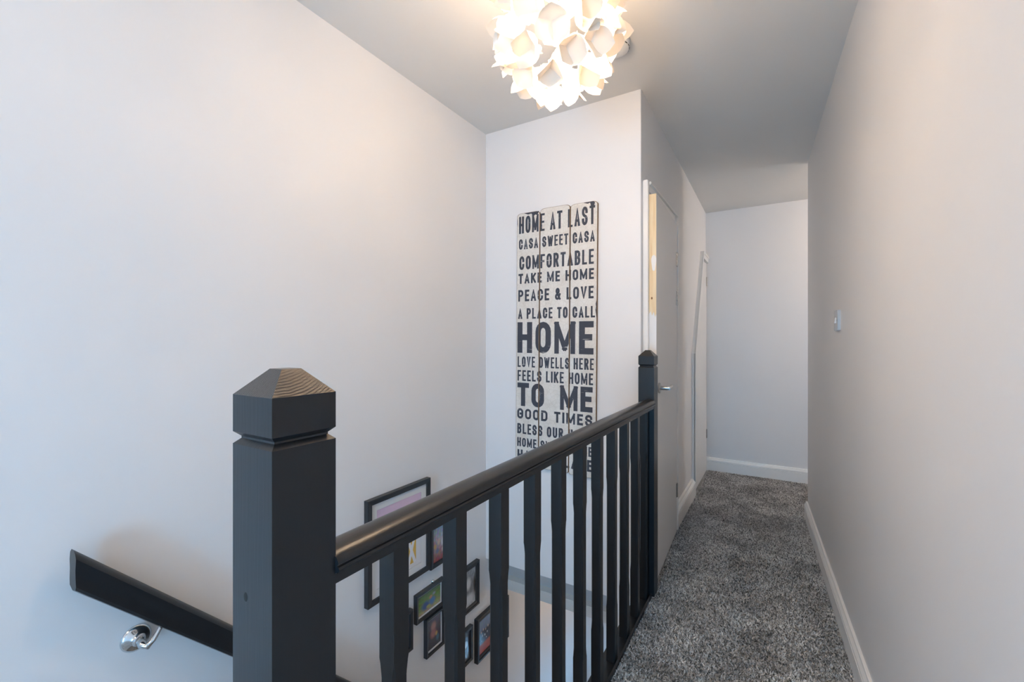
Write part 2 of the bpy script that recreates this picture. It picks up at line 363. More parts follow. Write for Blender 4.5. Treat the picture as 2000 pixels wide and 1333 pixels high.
# ------------------------------------------------------------------ banister
BXc = -.5145
ban = tag(empty('banister', (BXc, .36, 0)), 'black landing banister with rounded handrail and square balusters between the newel posts', 'banister')
zr = .8605
prof = [(-.0215, 0), (.0215, 0), (.0215, .0125), (.024, .0145), (.029, .0165), (.0305, .0195), (.029, .0225), (.0265, .0235), (.0262, .0245), (.0285, .026)]
for i in range(0, 13):
    a = math.pi*i/12; prof.append((.0288*math.cos(a), .0262+.0165*math.sin(a)))
prof += [(-.0285, .026), (-.0262, .0245), (-.0265, .0235), (-.029, .0225), (-.0305, .0195), (-.029, .0165), (-.024, .0145), (-.0215, .0125)]
bm = bmesh.new(); prism(bm, prof, (.014, -.001, zr), (.014, 1.6785, zr), lambda p, q: Vector((p, 0, q)))
obj('handrail', bm, M_BLACKY, ban, smooth=.6)
bm = bmesh.new(); prism(bm, [(-.038, -.03), (.027, -.03), (.027, .016), (.0215, .019), (.0215, .009), (-.038, .009)], (0, -.001, 0), (0, 1.6785, 0), lambda p, q: Vector((p, 0, q)))
obj('base_rail', bm, M_BLACKY, ban)
hb = .016
def balmesh():
    bm = bmesh.new(); rs = []
    def ring(z, c, s=0):
        h = hb - s; c = max(c, .0004)
        return [bm.verts.new((x, y, z)) for x, y in ((-h+c,-h),(h-c,-h),(h,-h+c),(h,h-c),(h-c,h),(-h+c,h),(-h,h-c),(-h,-h+c))]
    for z, c, s in ((0.004, .0005, 0), (.205, .0005, 0), (.213, .002, .0002), (.228, .0040, .0003), (.235, .0046, .0004), (.645, .0046, .0004), (.652, .0040, .0003), (.667, .002, .0002), (.675, .0005, 0), (.864, .0005, 0)):
        rs.append(ring(z, c, s))
    for a, b in zip(rs, rs[1:]):
        for i in range(8): bm.faces.new((a[i], a[(i+1)%8], b[(i+1)%8], b[i]))
    bm.faces.new(rs[0][::-1]); bm.faces.new(rs[-1]); return bm
b0 = obj('baluster', balmesh(), M_BLACK, ban)
ys = [.478 + .1515*i for i in range(11)]; ys[10] = 1.986
for i, y in enumerate(ys):
    b = b0 if i == 0 else b0.copy()
    if i: C.objects.link(b); b.parent = ban
    b.location = (0, y + hb - .36, 0)
obj('apron', boxes((-.034, .02, 0, 1.6775, -.30, -.028)), M_WALL, ban)

# ------------------------------------------------------------------ wall handrail
hr = tag(empty('wall_handrail', (XL, .345, .636)), 'black moulded handrail sloping down the wall beside the stairs on a chrome bracket', 'handrail')
SL = -1.06
pf = [(.027, -.040), (.047, -.048), (.066, -.043), (.070, -.034), (.067, -.015), (.066, .004), (.069, .020), (.070, .030), (.064, .040), (.052, .047), (.040, .047), (.030, .038), (.026, .020), (.028, 0), (.026, -.025)]
bm = bmesh.new(); prism(bm, pf, (0, 0, 0), (0, 2.0, 2.0*SL), lambda p, q: Vector((p, 0, q)))
obj('rail', bm, M_BLACKY, hr, smooth=.5)
bz = .385-.636; by = .478-.345
bm = bmesh.new(); rings(bm, [(.031, 0), (.034, .0015), (.033, .005), (.027, .010), (.018, .0125), (.013, .017), (.010, .024)], n=28)
bmesh.ops.rotate(bm, verts=bm.verts, matrix=Matrix.Rotation(R(90), 3, 'Y'))
bmesh.ops.translate(bm, verts=bm.verts, vec=(0, by, bz))
br = obj('bracket', bm, M_CHROME, hr, smooth=.9); br['label'] = 'chrome handrail bracket'
bm = bmesh.new(); tube(bm, [(.018, by, bz), (.032, by+.003, bz-.010), (.046, by+.010, bz-.012), (.052, by+.020, bz+.002), (.050, by+.032, bz+.018), (.048, by+.042, bz+.036)], [.010, .0095, .008, .0065, .0055, .007], 12)
obj('bracket_arm', bm, M_CHROME, br, smooth=True)
for a in (.6, 2.7, 4.7):
    bm = bmesh.new(); rings(bm, [(.004, 0), (.004, .0015), (.0015, .0008)], n=10)
    bmesh.ops.rotate(bm, verts=bm.verts, matrix=Matrix.Rotation(R(90), 3, 'Y'))
    bmesh.ops.translate(bm, verts=bm.verts, vec=(.0085, by+.023*math.cos(a), bz+.023*math.sin(a)))
    obj('screw', bm, M_HINGE, br)

# ------------------------------------------------------------------ sign
SGX, SGZ0, SGZ1, TH = -1.006, .482, 1.872, .014
sign = tag(empty('wall_sign', (SGX, YS, 1.176), (0, R(.45), 0)), 'tall distressed cream plank sign with dark blue words about home', 'sign')
CZ = 1.176
seams = [-.231, -.087, .0885, .237]
planks = []
for i in range(3):
    x0, x1 = seams[i] + .0014, seams[i+1] - .0014
    z0, z1 = SGZ0 - CZ + (0, .002, -.002)[i], SGZ1 - CZ + (-.004, .004, 0)[i]
    r = .026; pts = []
    for cx, cz, a0 in ((x1-r, z1-r, 0), (x0+r, z1-r, 90)):
        for k in range(7): a = R(a0 + 15*k); pts.append((cx + r*math.cos(a), cz + r*.62*math.sin(a) + r*.38))
    rb = .010
    for cx, cz, a0 in ((x0+rb, z0+rb, 180), (x1-rb, z0+rb, 270)):
        for k in range(4): a = R(a0 + 30*k); pts.append((cx + rb*math.cos(a), cz + rb*math.sin(a)))
    bm = bmesh.new(); prism(bm, pts, (0, -TH+.0015, 0), (0, .001, 0), lambda p, q: Vector((p, 0, q)))
    pl = obj('plank', bm, M_BOARDEDGE, sign)
    cx_, cz_ = (x0+x1)/2, (z0+z1)/2
    ins = [(p + (-.0022 if p > cx_ else .0022), q + (-.0018 if q > cz_ else .0018)) for p, q in pts]
    bm = bmesh.new(); prism(bm, ins, (0, -TH, 0), (0, -TH+.002, 0), lambda p, q: Vector((p, 0, q)))
    obj('painted_face', bm, M_BOARD, pl)
    planks.append((x0+.0022, x1-.0022, z0, z1))
# stroke alphabet: polylines in a unit box
def arc(cx, cy, rx_, ry_, a0, a1, n=5): return [(cx + rx_*math.cos(R(a0+(a1-a0)*i/n)), cy + ry_*math.sin(R(a0+(a1-a0)*i/n))) for i in range(n+1)]
q_ = .27
def rO(x0=0, x1=1): m = (x0+x1)/2; w_ = (x1-x0)/2; return arc(m, 1-q_, w_, q_, 0, 180, 8) + arc(m, q_, w_, q_, 180, 360, 8) + [(x1, 1-q_)]
GL = {
'A': [[(0,0),(.5,1),(1,0)], [(.2,.27),(.8,.27)]],
'B': [[(0,0),(0,1),(.5,1)]+arc(.55,.77,.42,.23,90,-90)+[(0,.54)], [(.5,.54)]+arc(.55,.27,.45,.27,90,-90)+[(0,0)]],
'C': [[(1,.68),(1,1-q_)]+arc(.5,1-q_,.5,q_,0,180,8)+arc(.5,q_,.5,q_,180,360,8)+[(1,.32)]],
'D': [[(0,0),(0,1),(.45,1)]+arc(.5,.72,.5,.28,90,0)+arc(.5,.28,.5,.28,0,-90)+[(0,0)]],
'E': [[(1,1),(0,1),(0,0),(1,0)], [(0,.52),(.85,.52)]],
'F': [[(1,1),(0,1),(0,0)], [(0,.5),(.85,.5)]],
'G': [[(1,.70),(1,1-q_)]+arc(.5,1-q_,.5,q_,0,180,8)+arc(.5,q_,.5,q_,180,360,8)+[(1,.48),(.55,.48)]],
'H': [[(0,0),(0,1)], [(1,0),(1,1)], [(0,.51),(1,.51)]],
'I': [[(.5,0),(.5,1)]],
'K': [[(0,0),(0,1)], [(1,1),(.12,.46)], [(.3,.6),(1,0)]],
'L': [[(0,1),(0,0),(1,0)]],
'M': [[(0,0),(0,1)], [(0,1),(.5,.12)], [(.5,.12),(1,1)], [(1,1),(1,0)]],
'N': [[(0,0),(0,1)], [(0,1),(1,0)], [(1,0),(1,1)]],
'O': [rO()],
'P': [[(0,0),(0,1),(.5,1)]+arc(.55,.74,.45,.26,90,-90)+[(0,.48)]],
'R': [[(0,0),(0,1),(.5,1)]+arc(.55,.76,.43,.24,90,-90)+[(0,.52)], [(.55,.52),(1,0)]],
'S': [[(1,.74)]+arc(.5,.76,.5,.24,0,180,8)+[(.02,.66),(.25,.54),(.75,.46),(.98,.36)]+arc(.5,.24,.5,.24,0,-180,8)+[(0,.27)]],
'T': [[(0,1),(1,1)], [(.5,0),(.5,1)]],
'U': [[(0,1),(0,q_)]+arc(.5,q_,.5,q_,180,360,8)+[(1,1)]],
'V': [[(0,1),(.5,0),(1,1)]],
'W': [[(0,1),(.26,0)], [(.26,0),(.5,.9)], [(.5,.9),(.74,0)], [(.74,0),(1,1)]],
'Y': [[(0,1),(.5,.42),(1,1)], [(.5,.42),(.5,0)]],
'&': [[(1,0),(.2,.7)]+arc(.45,.8,.28,.2,190,0,6)+[(.7,.68),(.1,.36)]+arc(.4,.22,.38,.22,150,330,6)+[(1,.45)]],
}
WID = {'I': .28, 'M': 1.28, 'W': 1.35, ' ': .42, '&': 1.05, 'L': .85, 'E': .85, 'F': .85, 'T': .95}
def clip(poly, ax, val, keep_gt):
    out = []
    for i in range(len(poly)):
        a, b = poly[i], poly[(i+1) % len(poly)]
        ia = (a[ax] >= val) == keep_gt or a[ax] == val; ib = (b[ax] >= val) == keep_gt or b[ax] == val
        if ia: out.append(a)
        if ia != ib:
            t = (val - a[ax]) / (b[ax] - a[ax]); out.append((a[0]+t*(b[0]-a[0]), a[1]+t*(b[1]-a[1])))
    return out
def ribbon(pts, t):
    """quads of a stroked polyline with mitred joints and square caps"""
    P = [Vector(p) for p in pts]; P = [p for i, p in enumerate(P) if i == 0 or (p-P[i-1]).length > 1e-6]
    if len(P) < 2: return []
    if (P[0]-P[-1]).length < 1e-6:                         # closed letter outline
        P = P[:-1]; n = len(P); L, Rr = [], []
        for i in range(n):
            a = (P[i]-P[i-1]).normalized(); b = (P[(i+1)%n]-P[i]).normalized(); a, b = Vector((-a.y, a.x)), Vector((-b.y, b.x))
            m = (a+b).normalized(); k = min(1/max(m.dot(a), .3), 2.2)*t/2; L.append(P[i]+m*k); Rr.append(P[i]-m*k)
        return [[tuple(L[i]), tuple(L[(i+1)%n]), tuple(Rr[(i+1)%n]), tuple(Rr[i])] for i in range(n)]
    P[0] = P[0] - (P[1]-P[0]).normalized()*t/2; P[-1] = P[-1] + (P[-1]-P[-2]).normalized()*t/2
    ds = [(b-a).normalized() for a, b in zip(P, P[1:])]; ns = [Vector((-d.y, d.x)) for d in ds]
    L, Rr = [], []
    for i, p in enumerate(P):
        a = ns[max(i-1, 0)]; b = ns[min(i, len(ns)-1)]; m = (a+b)
        m = m.normalized() if m.length > 1e-4 else a
        k = min(1/max(m.dot(a), .3), 2.2) * t/2
        L.append(p + m*k); Rr.append(p - m*k)
    return [[tuple(L[i]), tuple(L[i+1]), tuple(Rr[i+1]), tuple(Rr[i])] for i in range(len(P)-1)]
LINES = [("HOME AT LAST", 1.756, 1.850, -.2165, .223, .15), ("CASA SWEET CASA", 1.669, 1.726, -.2165, .222, .19), ("COMFORTABLE", 1.557, 1.632, -.213, .218, .17),
 ("TAKE ME HOME", 1.481, 1.536, -.218, .219, .20), ("PEACE & LOVE", 1.384, 1.447, -.2185, .2185, .18), ("A PLACE TO CALL", 1.288, 1.346, -.2185, .2265, .19),
 ("HOME", 1.102, 1.270, -.222, .220, .19), ("LOVE DWELLS HERE", 1.024, 1.082, -.220, .222, .17), ("FEELS LIKE HOME", .948, 1.007, -.220, .219, .17),
 ("TO ME", .810, .938, -.220, .217, .21), ("GOOD TIMES", .740, .797, -.220, .216, .21), ("BLESS OUR HOME", .658, .714, -.219, .217, .19),
 ("HOME SWEET HOME", .587, .636, -.219, .217, .19), ("HAPPY PLACE", .511, .570, -.217, .218, .20)]
for txt, z0, z1, x0, x1, tf in LINES:
    h = z1 - z0; t = h*tf; gap = .30
    if txt == 'HOME': gap = .22
    if txt == 'TO ME': gap = .20
    units = sum(WID.get(c, 1) for c in txt) + gap*(len(txt)-1)
    if txt == 'TO ME': units += .4
    u = (x1-x0)/units; x = x0
    for c in txt:
        bm = bmesh.new()
        gw = WID.get(c, 1)*u
        if c == ' ' and txt == 'TO ME': gw += .4*u
        tx = min(t, gw*.42) if c != 'I' else t
        for ki, pl in enumerate(GL.get(c, [])):
            tt = tx*(.82 if c in 'MW' else 1)
            pts = [(x + tt/2 + px*(gw-tt), z0-CZ + tt/2 + pz*(h-tt)) for px, pz in pl]
            for kq, qd in enumerate(ribbon(pts, tt)):
                qd = clip(clip(qd, 1, z0-CZ, True), 1, z1-CZ, False)
                for p0, p1, pz0, pz1 in planks:
                    pg = clip(clip(qd, 0, p0, True), 0, p1, False) if len(qd) > 2 else []
                    if len(pg) > 2:
                        try: bm.faces.new([bm.verts.new((a, -TH-.0004-.00025*ki-.00001*kq, b)) for a, b in pg])
                        except ValueError: pass
        x += gw + gap*u
        if c != ' ': obj('letter', bm, M_INK, sign)
        else: bm.free()
# chipped dark patches on the plank edges
def chip(pts):
    bm = bmesh.new(); bm.faces.new([bm.verts.new((a, -TH-.0003, b)) for a, b in pts]); return obj('chipped_paint', bm, M_INK, sign)
zt = SGZ1 - CZ
chip([(-.185, zt-.006), (-.16, zt-.016), (-.14, zt-.013), (-.128, zt-.03), (-.115, zt-.022), (-.104, zt-.026), (-.092, zt-.006)])
chip([(.160, zt-.002), (.184, zt-.010), (.196, zt-.006), (.201, zt-.026), (.216, zt-.03), (.222, zt-.008), (.214, zt-.001)])
chip([(.2345, .20), (.229, .18), (.231, .165), (.228, .15), (.231, .13), (.2345, .105)])
chip([(-.2285, zt-.04), (-.226, zt-.03), (-.225, zt-.06), (-.2275, zt-.075)])

# ------------------------------------------------------------------ picture frames on the left wall
def print_mat(name, stops, blobs, rough=.12, nz=0.0, gray=False):
    """flat photographic print: vertical gradient, soft mottling and blurred blobs in the picture's own (y,z) 0..1 frame"""
    m = mat(name, (.5,.5,.5), rough, .5); t = nd(m, 'ShaderNodeTexCoord'); sp = nd(m, 'ShaderNodeSeparateXYZ'); lk(m, t.outputs['Generated'], sp.inputs[0])
    cur = ramp(m, sp.outputs[2], stops)
    if nz:
        mx = nd(m, 'ShaderNodeMix', data_type='RGBA', blend_type='OVERLAY'); mx.inputs[0].default_value = nz; lk(m, cur, mx.inputs[6])
        n = nd(m, 'ShaderNodeTexNoise'); n.inputs['Scale'].default_value = 9; n.inputs['Detail'].default_value = 4; lk(m, t.outputs['Generated'], n.inputs['Vector'])
        lk(m, n.outputs['Fac' if gray else 'Color'], mx.inputs[7]); cur = mx.outputs[2]
    cb = nd(m, 'ShaderNodeCombineXYZ'); lk(m, sp.outputs[1], cb.inputs[0]); lk(m, sp.outputs[2], cb.inputs[1])
    for (u, v_, ru, rv, col) in blobs:
        mp = nd(m, 'ShaderNodeMapping'); mp.inputs['Location'].default_value = (-u/ru, -v_/rv, 0); mp.inputs['Scale'].default_value = (1/ru, 1/rv, 1)
        lk(m, cb.outputs[0], mp.inputs[0])
        ln = nd(m, 'ShaderNodeVectorMath', operation='LENGTH'); lk(m, mp.outputs[0], ln.inputs[0])
        f = ramp(m, ln.outputs['Value'], [(.45, (1,1,1)), (1.0, (0,0,0))])
        mx = nd(m, 'ShaderNodeMix', data_type='RGBA'); lk(m, f, mx.inputs[0]); lk(m, cur, mx.inputs[6]); mx.inputs[7].default_value = (*col, 1); cur = mx.outputs[2]
    lk(m, cur, base(m)); return m
def border(bm, w_, h_, b, x0, x1, inner=None):
    box(bm, x0, x1, -w_/2, -w_/2+b, -h_/2, h_/2); box(bm, x0, x1, w_/2-b, w_/2, -h_/2, h_/2)
    box(bm, x0, x1, -w_/2+b, w_/2-b, -h_/2, -h_/2+b); box(bm, x0, x1, -w_/2+b, w_/2-b, h_/2-b, h_/2)
def mitred(bm, w_, h_, b, d, step):
    """mitred moulding: outer edge thickness d, slopes/steps to the sight edge"""
    pr = [(0, 0), (0, d), (b*.12, d+.0015)] + ([(b*.45, d+.0015), (b*.5, d-.004), (b*.95, d-.006)] if step else [(b*.95, d-.001)]) + [(b, d-.008), (b, 0)]
    cs = [(-1,-1),(1,-1),(1,1),(-1,1)]; rs = []
    for sy, sz in cs: rs.append([bm.verts.new((x, sy*(w_/2-i), sz*(h_/2-i))) for i, x in pr])
    n = len(pr)
    for k in range(4):
        a, b_ = rs[k], rs[(k+1)%4]
        for i in range(n): bm.faces.new((a[i], a[(i+1)%n], b_[(i+1)%n], b_[i]))
def frame(y0, y1, z0, z1, b, d, mount, pm, label, step=False, tilt=0, hook=None, name='picture_frame'):
    w_, h_ = y1-y0, z1-z0
    o = tag(empty(name, (XL, (y0+y1)/2, (z0+z1)/2), (tilt, 0, 0)), label, 'picture', 'picture frames on the stair wall')
    bm = bmesh.new(); mitred(bm, w_, h_, b, d, step); obj('frame', bm, M_FRAME, o)
    iw, ih = w_/2-b, h_/2-b; xs = d-.010
    if mount:
        bm = bmesh.new(); border(bm, 2*iw+.002, 2*ih+.002, mount, xs-.001, xs+.001); obj('mount', bm, M_MOUNT, o)
    bm = boxes((xs-.003, xs-.0005, -iw+mount, iw-mount, -ih+mount, ih-mount)); obj('print', bm, pm, o)
    obj('backing', boxes((.0, xs-.0035, -iw-.004, iw+.004, -ih-.004, ih+.004)), M_FRAME, o)
    if hook is not None:
        bm = bmesh.new(); rings(bm, [(.009, 0), (.009, .004), (.006, .009), (.002, .011)], n=14)
        bmesh.ops.rotate(bm, verts=bm.verts, matrix=Matrix.Rotation(R(90), 3, 'Y')); bmesh.ops.translate(bm, verts=bm.verts, vec=(0, hook, h_/2+.006))
        obj('hanging_hook', bm, M_CHROME, o, smooth=.8)
    return o, (iw, ih, xs)
W1_ = (.80, .79, .80)
# large portrait frame with a lilac poster
pm = print_mat('poster_print', [(0, W1_), (.42, W1_), (.43, (.74, .58, .71)), (1, (.72, .54, .69))], [(.55, .64, .22, .10, (.02, .02, .03)), (.36, .80, .07, .035, (.02, .02, .03)), (.47, .80, .06, .03, (.02, .02, .03))], .25)
o, (iw, ih, xs) = frame(1.226, 1.603, .072, .512,   .023, .024, .032, pm, 'large black frame with wide grey mount and lilac poster, highest on the stair wall')
def flat(par, name, pts, col, x):
    m = mat(name+'_ink', col, .4); bm = bmesh.new(); bm.faces.new([bm.verts.new((x, a, b)) for a, b in pts]); return obj(name, bm, m, par)
flat(o, 'poster_shape', [(.028, -.145), (.098, -.145), (.098, -.01), (.028, -.01)], (.72, .44, .08), xs+.0006)
flat(o, 'poster_shape', [(.040, -.145), (.058, -.145), (.098, -.02), (.082, -.02)], (.82, .81, .82), xs+.0010)
flat(o, 'poster_shape', [(.100, -.145), (.082, -.145), (.036, -.02), (.052, -.02)], (.82, .81, .82), xs+.0012)
pm = print_mat('crowd_print', [(0, (.30, .08, .09)), (.25, (.36, .22, .22)), (.6, (.45, .38, .40)), (1, (.28, .36, .50))], [(.2, .45, .10, .10, (.62, .42, .20)), (.45, .55, .12, .12, (.60, .45, .36)), (.7, .50, .12, .16, (.60, .60, .64)), (.35, .30, .14, .10, (.20, .22, .32)), (.75, .28, .14, .10, (.55, .45, .40))], nz=.8)
frame(1.608, 1.757, .060, .268, .020, .022, 0, pm, 'black frame with a colourful crowd photo touching the large lilac poster frame')
pm = print_mat('garden_print', [(0, (.45, .36, .24)), (.3, (.22, .30, .12)), (.6, (.14, .26, .07)), (1, (.10, .16, .10))], [(.32, .35, .24, .30, (.05, .10, .24)), (.62, .38, .18, .26, (.08, .20, .42)), (.55, .62, .10, .12, (.50, .28, .20)), (.70, .70, .09, .10, (.28, .34, .40)), (.44, .22, .12, .10, (.40, .36, .12))], nz=.7)
frame(1.512, 1.712, -.152, -.018, .014, .020, .008, pm, 'small landscape frame with white border and photo of two people in a green garden', hook=.03)
pm = print_mat('portrait_print', [(0, (.03, .03, .04)), (.45, (.06, .05, .06)), (1, (.16, .14, .18))], [(.42, .72, .26, .20, (.42, .22, .20)), (.40, .48, .30, .20, (.34, .14, .13)), (.66, .40, .12, .10, (.52, .30, .10)), (.75, .25, .16, .14, (.06, .12, .16))], nz=.5)
frame(1.580, 1.714, -.352, -.166, .013, .020, .009, pm, 'small upright frame with white border and dim reddish portrait photo', hook=.02)
pm = print_mat('mono_print', [(0, (.50, .49, .49)), (.5, (.18, .18, .19)), (1, (.40, .40, .41))], [(.45, .62, .24, .22, (.66, .65, .65)), (.5, .18, .45, .18, (.62, .61, .61)), (.92, .5, .10, .35, (.04, .04, .04))], nz=.6, gray=True)
frame(1.842, 2.012, -.303, -.056, .026, .022, 0, pm, 'black stepped frame with pale grey monochrome portrait photo', step=True)
pm = print_mat('group_print', [(0, (.48, .09, .06)), (.24, (.50, .12, .07)), (.30, (.04, .04, .05)), (.62, (.05, .05, .07)), (.70, (.22, .28, .42)), (1, (.30, .40, .60))], [(.18, .62, .05, .05, (.7, .55, .5)), (.36, .66, .05, .05, (.75, .62, .58)), (.55, .62, .05, .05, (.7, .55, .5)), (.75, .66, .05, .05, (.72, .6, .55)), (.28, .50, .045, .045, (.8, .78, .78)), (.48, .47, .045, .045, (.8, .78, .78)), (.68, .50, .045, .045, (.8, .78, .78)), (.2, .36, .04, .025, (.7, .7, .7)), (.6, .36, .04, .025, (.7, .7, .7))], nz=.3)
frame(1.990, 2.165, -.634, -.388, .028, .024, 0, pm, 'black stepped frame with photo of a dark-suited group on a red floor', step=True)
pm = print_mat('mono_print_two', [(0, (.20, .20, .21)), (.5, (.05, .05, .06)), (1, (.12, .12, .13))], [(.60, .55, .28, .16, (.60, .60, .61)), (.45, .22, .25, .15, (.45, .45, .46))], nz=.5, gray=True)
frame(1.812, 1.950, -.578, -.388, .018, .022, 0, pm, 'narrow black frame with a dark monochrome photo, lowest beside the dark-suited group')
pm = print_mat('dim_print', [(0, (.10, .10, .11)), (1, (.25, .25, .27))], [(.5, .5, .3, .3, (.40, .32, .30))], nz=.5)
frame(1.342, 1.487, -.245, -.060, .016, .022, 0, pm, 'black frame beneath the large lilac poster frame, mostly hidden by a baluster')
frame(2.190, 2.322, -.668, -.410, .018, .024, 0, pm, 'black frame past the foot of the sign wall, hidden by a baluster')
# round mirror on the downstairs end wall, its reflections painted as flat colours
rp = tag(empty('round_mirror', (-1.10, YE, -1.05)), 'round grey-rimmed mirror with painted lilac and orange reflections on the wall downstairs', 'picture')
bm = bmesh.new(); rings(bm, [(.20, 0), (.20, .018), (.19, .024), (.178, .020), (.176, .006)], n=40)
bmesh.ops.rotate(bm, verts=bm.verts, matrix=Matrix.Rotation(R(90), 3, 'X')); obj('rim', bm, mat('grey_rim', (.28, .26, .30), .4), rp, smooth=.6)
m_l = mat('lilac_reflection', (.52, .56, .74), .4); m_o = mat('orange_reflection', (.70, .36, .10), .4); m_s = mat('sky_reflection', (.34, .52, .74), .4)
bm = bmesh.new(); rings(bm, [(.175, .022), (.174, .0225)], n=40); bmesh.ops.rotate(bm, verts=bm.verts, matrix=Matrix.Rotation(R(90), 3, 'X')); obj('print', bm, m_l, rp)  # mirror face, reflected lilac given as its colour
obj('orange_reflection_panel', boxes((-.075, .06, -.0245, -.022, -.145, .03)), m_o, rp); obj('blue_reflection_panel', boxes((-.075, .06, -.0245, -.022, .03, .14)), m_s, rp)  # reflected orange and blue painted as panels on the mirror

# ------------------------------------------------------------------ light switch on the right wall
sy = 2.335; sw = tag(empty('light_switch', (rx(sy), sy, 1.257), (0, 0, math.atan(RS))), 'small chrome light switch with pale rocker on the right-hand wall', 'light switch')
bm = boxes((-.011, .002, -.043, .043, -.043, .043)); obj('plate', bm, M_STEEL, sw, bevel=.003)
bm = bmesh.new(); prism(bm, [(-.0105, -.012), (-.0165, -.012), (-.0125, .012), (-.0105, .012)], (0, -.008, 0), (0, .008, 0), lambda p, q: Vector((p, 0, q)))
obj('rocker', bm, M_WHITEPL, sw)
for y in (-.03, .03):
    bm = bmesh.new(); rings(bm, [(.003, 0), (.0028, .001)], n=10); bmesh.ops.rotate(bm, verts=bm.verts, matrix=Matrix.Rotation(R(-90), 3, 'Y')); bmesh.ops.translate(bm, verts=bm.verts, vec=(-.011, y, 0))
    obj('screw', bm, M_HINGE, sw)

# ------------------------------------------------------------------ smoke detector
sd = tag(empty('smoke_detector', (-.553, 1.72, H)), 'round white smoke detector on the ceiling behind the petal lamp', 'smoke detector')
bm = bmesh.new(); rings(bm, [(.052, .0), (.054, -.004), (.054, -.014), (.050, -.018), (.050, -.022), (.053, -.025), (.050, -.036), (.040, -.042), (.02, -.044)], n=40)
obj('body', bm, M_WHITEPL, sd, smooth=.6)
for i in range(16):
    a = 2*math.pi*i/16; bm = boxes((-.002, .002, -.006, .006, -.0008, .0008)); s = obj('vent_slot', bm, M_SLOT, sd)
    s.location = (.0515*math.cos(a), .0515*math.sin(a), -.031); s.rotation_euler = (0, R(75), a)

# ------------------------------------------------------------------ pendant lamp of curled petals
lamp = tag(empty('pendant_lamp', LAMP), 'lit globe pendant lamp of curled white plastic petals', 'pendant lamp')
def petal_mesh(L, Wd, curl, cup, tipk, pmat):
    me = bpy.data.meshes.new('petal'); vs, fs = [], []; nu, nv = 6, 4
    for i in range(nu+1):
        s = i/nu
        wv = Wd*max(.015, math.sin(math.pi*min(1, .16+.84*s)))**(.45+.35*tipk)
        th = curl*s; x = L*(math.sin(th)/curl if curl else s); z = L*((1-math.cos(th))/curl if curl else 0)
        for j in range(nv+1):
            t = (j/nv-.5)*2; c = cup*(.4+.6*s)
            vs.append((x, wv/2*math.sin(t*c)/math.sin(max(c, .01))*(1 if c < 1.5 else 1), z + wv/2*(1-math.cos(t*c))*1.1))
    for i in range(nu):
        for j in range(nv): a = i*(nv+1)+j; fs.append((a, a+1, a+nv+2, a+nv+1))
    me.from_pydata(vs, [], fs); me.materials.append(pmat)
    for p in me.polygons: p.use_smooth = True
    me.update(); return me
PM = [petal_mesh(.074, .068, .7, .7, .85, M_PETAL), petal_mesh(.070, .072, .45, .9, .7, M_PETAL2), petal_mesh(.080, .062, .95, .6, .95, M_PETAL), petal_mesh(.066, .074, .6, 1.0, .6, M_PETAL2), petal_mesh(.074, .066, .8, .8, .95, M_PETAL)]
RL = .145; NP = 60; ga = math.pi*(3-math.sqrt(5)); cnt = 0
for i in range(NP):
    zc = 1 - 2*(i+.5)/NP; rr = math.sqrt(1-zc*zc); a = ga*i
    n = Vector((rr*math.cos(a), rr*math.sin(a), zc))
    if zc < -.93: continue                                  # flowers left out at the foot to send more light down
    t0 = n.cross(Vector((0, 0, 1))); t0 = t0.normalized() if t0.length > .05 else Vector((1, 0, 0)); t1 = n.cross(t0)
    spin = random.uniform(0, 6.28); kk = 3
    for q in range(kk):                                     # three petals make a flower
        aa = spin + 2*math.pi*q/kk + random.uniform(-.3, .3)
        tg = (math.cos(aa)*t0 + math.sin(aa)*t1); lift = random.uniform(.25, .9)
        x = (tg*math.cos(lift) + n*math.sin(lift)).normalized(); y = n.cross(tg).normalized(); z = x.cross(y)
        if z.dot(n) < 0: z, y = -z, -y
        mt = Matrix((x, y, z)).transposed().to_4x4(); mt.translation = n*(RL + random.uniform(-.008, .006)) - x*.006
        o = bpy.data.objects.new('petal', PM[(cnt*7+i) % 5]); C.objects.link(o); o.parent = lamp; o.matrix_local = mt; cnt += 1
bm = bmesh.new(); bmesh.ops.create_uvsphere(bm, u_segments=20, v_segments=12, radius=.034); obj('bulb', bm, M_BULB, lamp, smooth=True)
bm = bmesh.new(); rings(bm, [(.018, .034), (.02, .05), (.02, .085), (.008, .095)], n=16); obj('lamp_holder', bm, M_WHITEPL, lamp, smooth=.6)
bm = bmesh.new(); tube(bm, [(0, 0, .09), (0, 0, H-LAMP.z-.01)], .003, 8); obj('cable', bm, M_WHITEPL, lamp)
bm = bmesh.new(); rings(bm, [(.045, H-LAMP.z), (.045, H-LAMP.z-.012), (.03, H-LAMP.z-.024), (.008, H-LAMP.z-.028)], n=28); obj('ceiling_rose', bm, M_WHITEPL, lamp, smooth=.6)
ld = bpy.data.lights.new('lamp_light', 'POINT'); ld.energy = LAMP_W; ld.color = LAMP_C; ld.shadow_soft_size = .12
lo = bpy.data.objects.new('lamp_light', ld); C.objects.link(lo); lo.parent = lamp; lo.location = (0, 0, -.02)

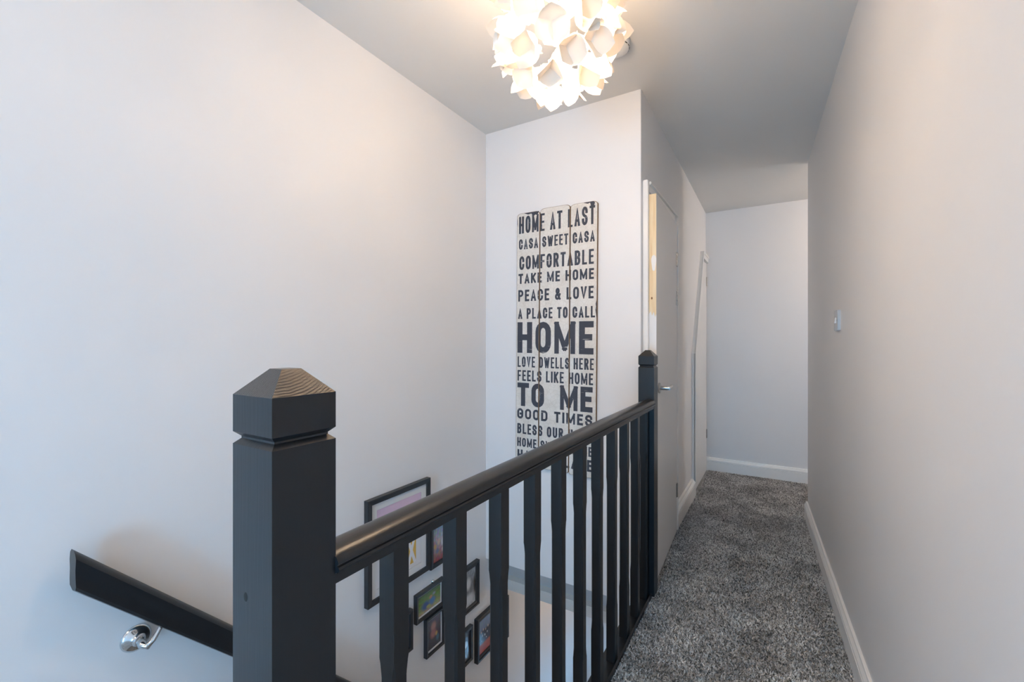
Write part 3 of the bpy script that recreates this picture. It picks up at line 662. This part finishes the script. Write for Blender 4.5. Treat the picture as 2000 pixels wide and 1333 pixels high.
# ------------------------------------------------------------------ added fill lights shaped as ceiling fixtures, out of view
def fill_light(loc, watts, label, r=.11):
    o = tag(empty('fill_light', loc), label, 'added fill light')
    bm = bmesh.new(); rings(bm, [(r, 0), (r, -.018), (r*.95, -.022)], n=32); obj('fill_base_ring', bm, M_WHITEPL, o, smooth=.6)
    bm = bmesh.new(); rings(bm, [(r*.93, -.018), (r*.90, -.035), (r*.7, -.052), (r*.4, -.062), (r*.1, -.065)], n=32); obj('fill_diffuser', bm, M_FILL, o, smooth=True)
    d = bpy.data.lights.new('fill_lamp_light', 'POINT'); d.energy = watts; d.color = LAMP_C; d.shadow_soft_size = .06
    l = bpy.data.objects.new('fill_lamp_light', d); C.objects.link(l); l.parent = o; l.location = (0, 0, -.135)
M_FILL = bpy.data.materials.new('fill_glow'); M_FILL.use_nodes = True
nt = M_FILL.node_tree; nt.nodes.remove(nt.nodes['Principled BSDF']); em = nd(M_FILL, 'ShaderNodeEmission')
em.inputs[0].default_value = (*LAMP_C, 1); em.inputs[1].default_value = 3; lk(M_FILL, em.outputs[0], nt.nodes['Material Output'].inputs[0])
fill_light((-1.0, -.95, H), 15, 'added round fill light on the landing ceiling behind the stair head')
fill_light((1.15, 3.9, HF+.005), 10, 'added round fill light in the recess around the corridor corner')
fill_light((-.85, 3.1, -.30), 2.6, 'added round fill light in the hall downstairs')

# ------------------------------------------------------------------ carpet pile in view
N = 150000
yy = .7 + (YF-.72)*np.random.rand(N)**1.15; x_l = np.full(N, XB+.003); x_r = RC[0] + RS*(RC[1]-yy) - .020
x_r = np.where(yy > RC[1], .40, x_r); x_l = np.where(yy > 2.15, XD+.03, x_l)
xx = x_l + (x_r-x_l)*np.random.rand(N)
keep = ~((yy > RC[1]-.0) & (xx > .40)); 
hgt = .0055 + .004*np.random.rand(N); az = 2*np.pi*np.random.rand(N); ln = np.random.normal(.0050, .0030, (N,)); az2 = 2*np.pi*np.random.rand(N); wd = .0015 + .0010*np.random.rand(N)
bx, by_ = np.cos(az)*wd, np.sin(az)*wd; tx, ty = np.cos(az2)*ln, np.sin(az2)*ln
V = np.empty((N, 5, 3), np.float32); z0 = -.001
V[:, 0] = np.stack([xx-bx, yy-by_, np.full(N, z0)], 1); V[:, 1] = np.stack([xx+bx, yy+by_, np.full(N, z0)], 1)
V[:, 2] = np.stack([xx+bx+tx*.4, yy+by_+ty*.4, hgt*.65], 1); V[:, 3] = np.stack([xx-bx+tx*.4, yy-by_+ty*.4, hgt*.65], 1)
V[:, 4] = np.stack([xx+tx*1.3, yy+ty*1.3, hgt], 1)
me = bpy.data.meshes.new('carpet_pile'); me.vertices.add(N*5); me.vertices.foreach_set('co', V.ravel())
idx = (np.arange(N)[:, None]*5 + np.array([0, 1, 2, 3, 3, 2, 4])[None]).ravel().astype(np.int32)
me.loops.add(N*7); me.loops.foreach_set('vertex_index', idx)
me.polygons.add(N*2); ls = (np.arange(N)[:, None]*7 + np.array([0, 4])[None]).ravel().astype(np.int32)
me.polygons.foreach_set('loop_start', ls)
me.update(calc_edges=True); me.validate(); me.materials.append(M_TUFT)
pile = bpy.data.objects.new('carpet_pile', me); C.objects.link(pile); pile.parent = floor; pile['kind'] = 'stuff'
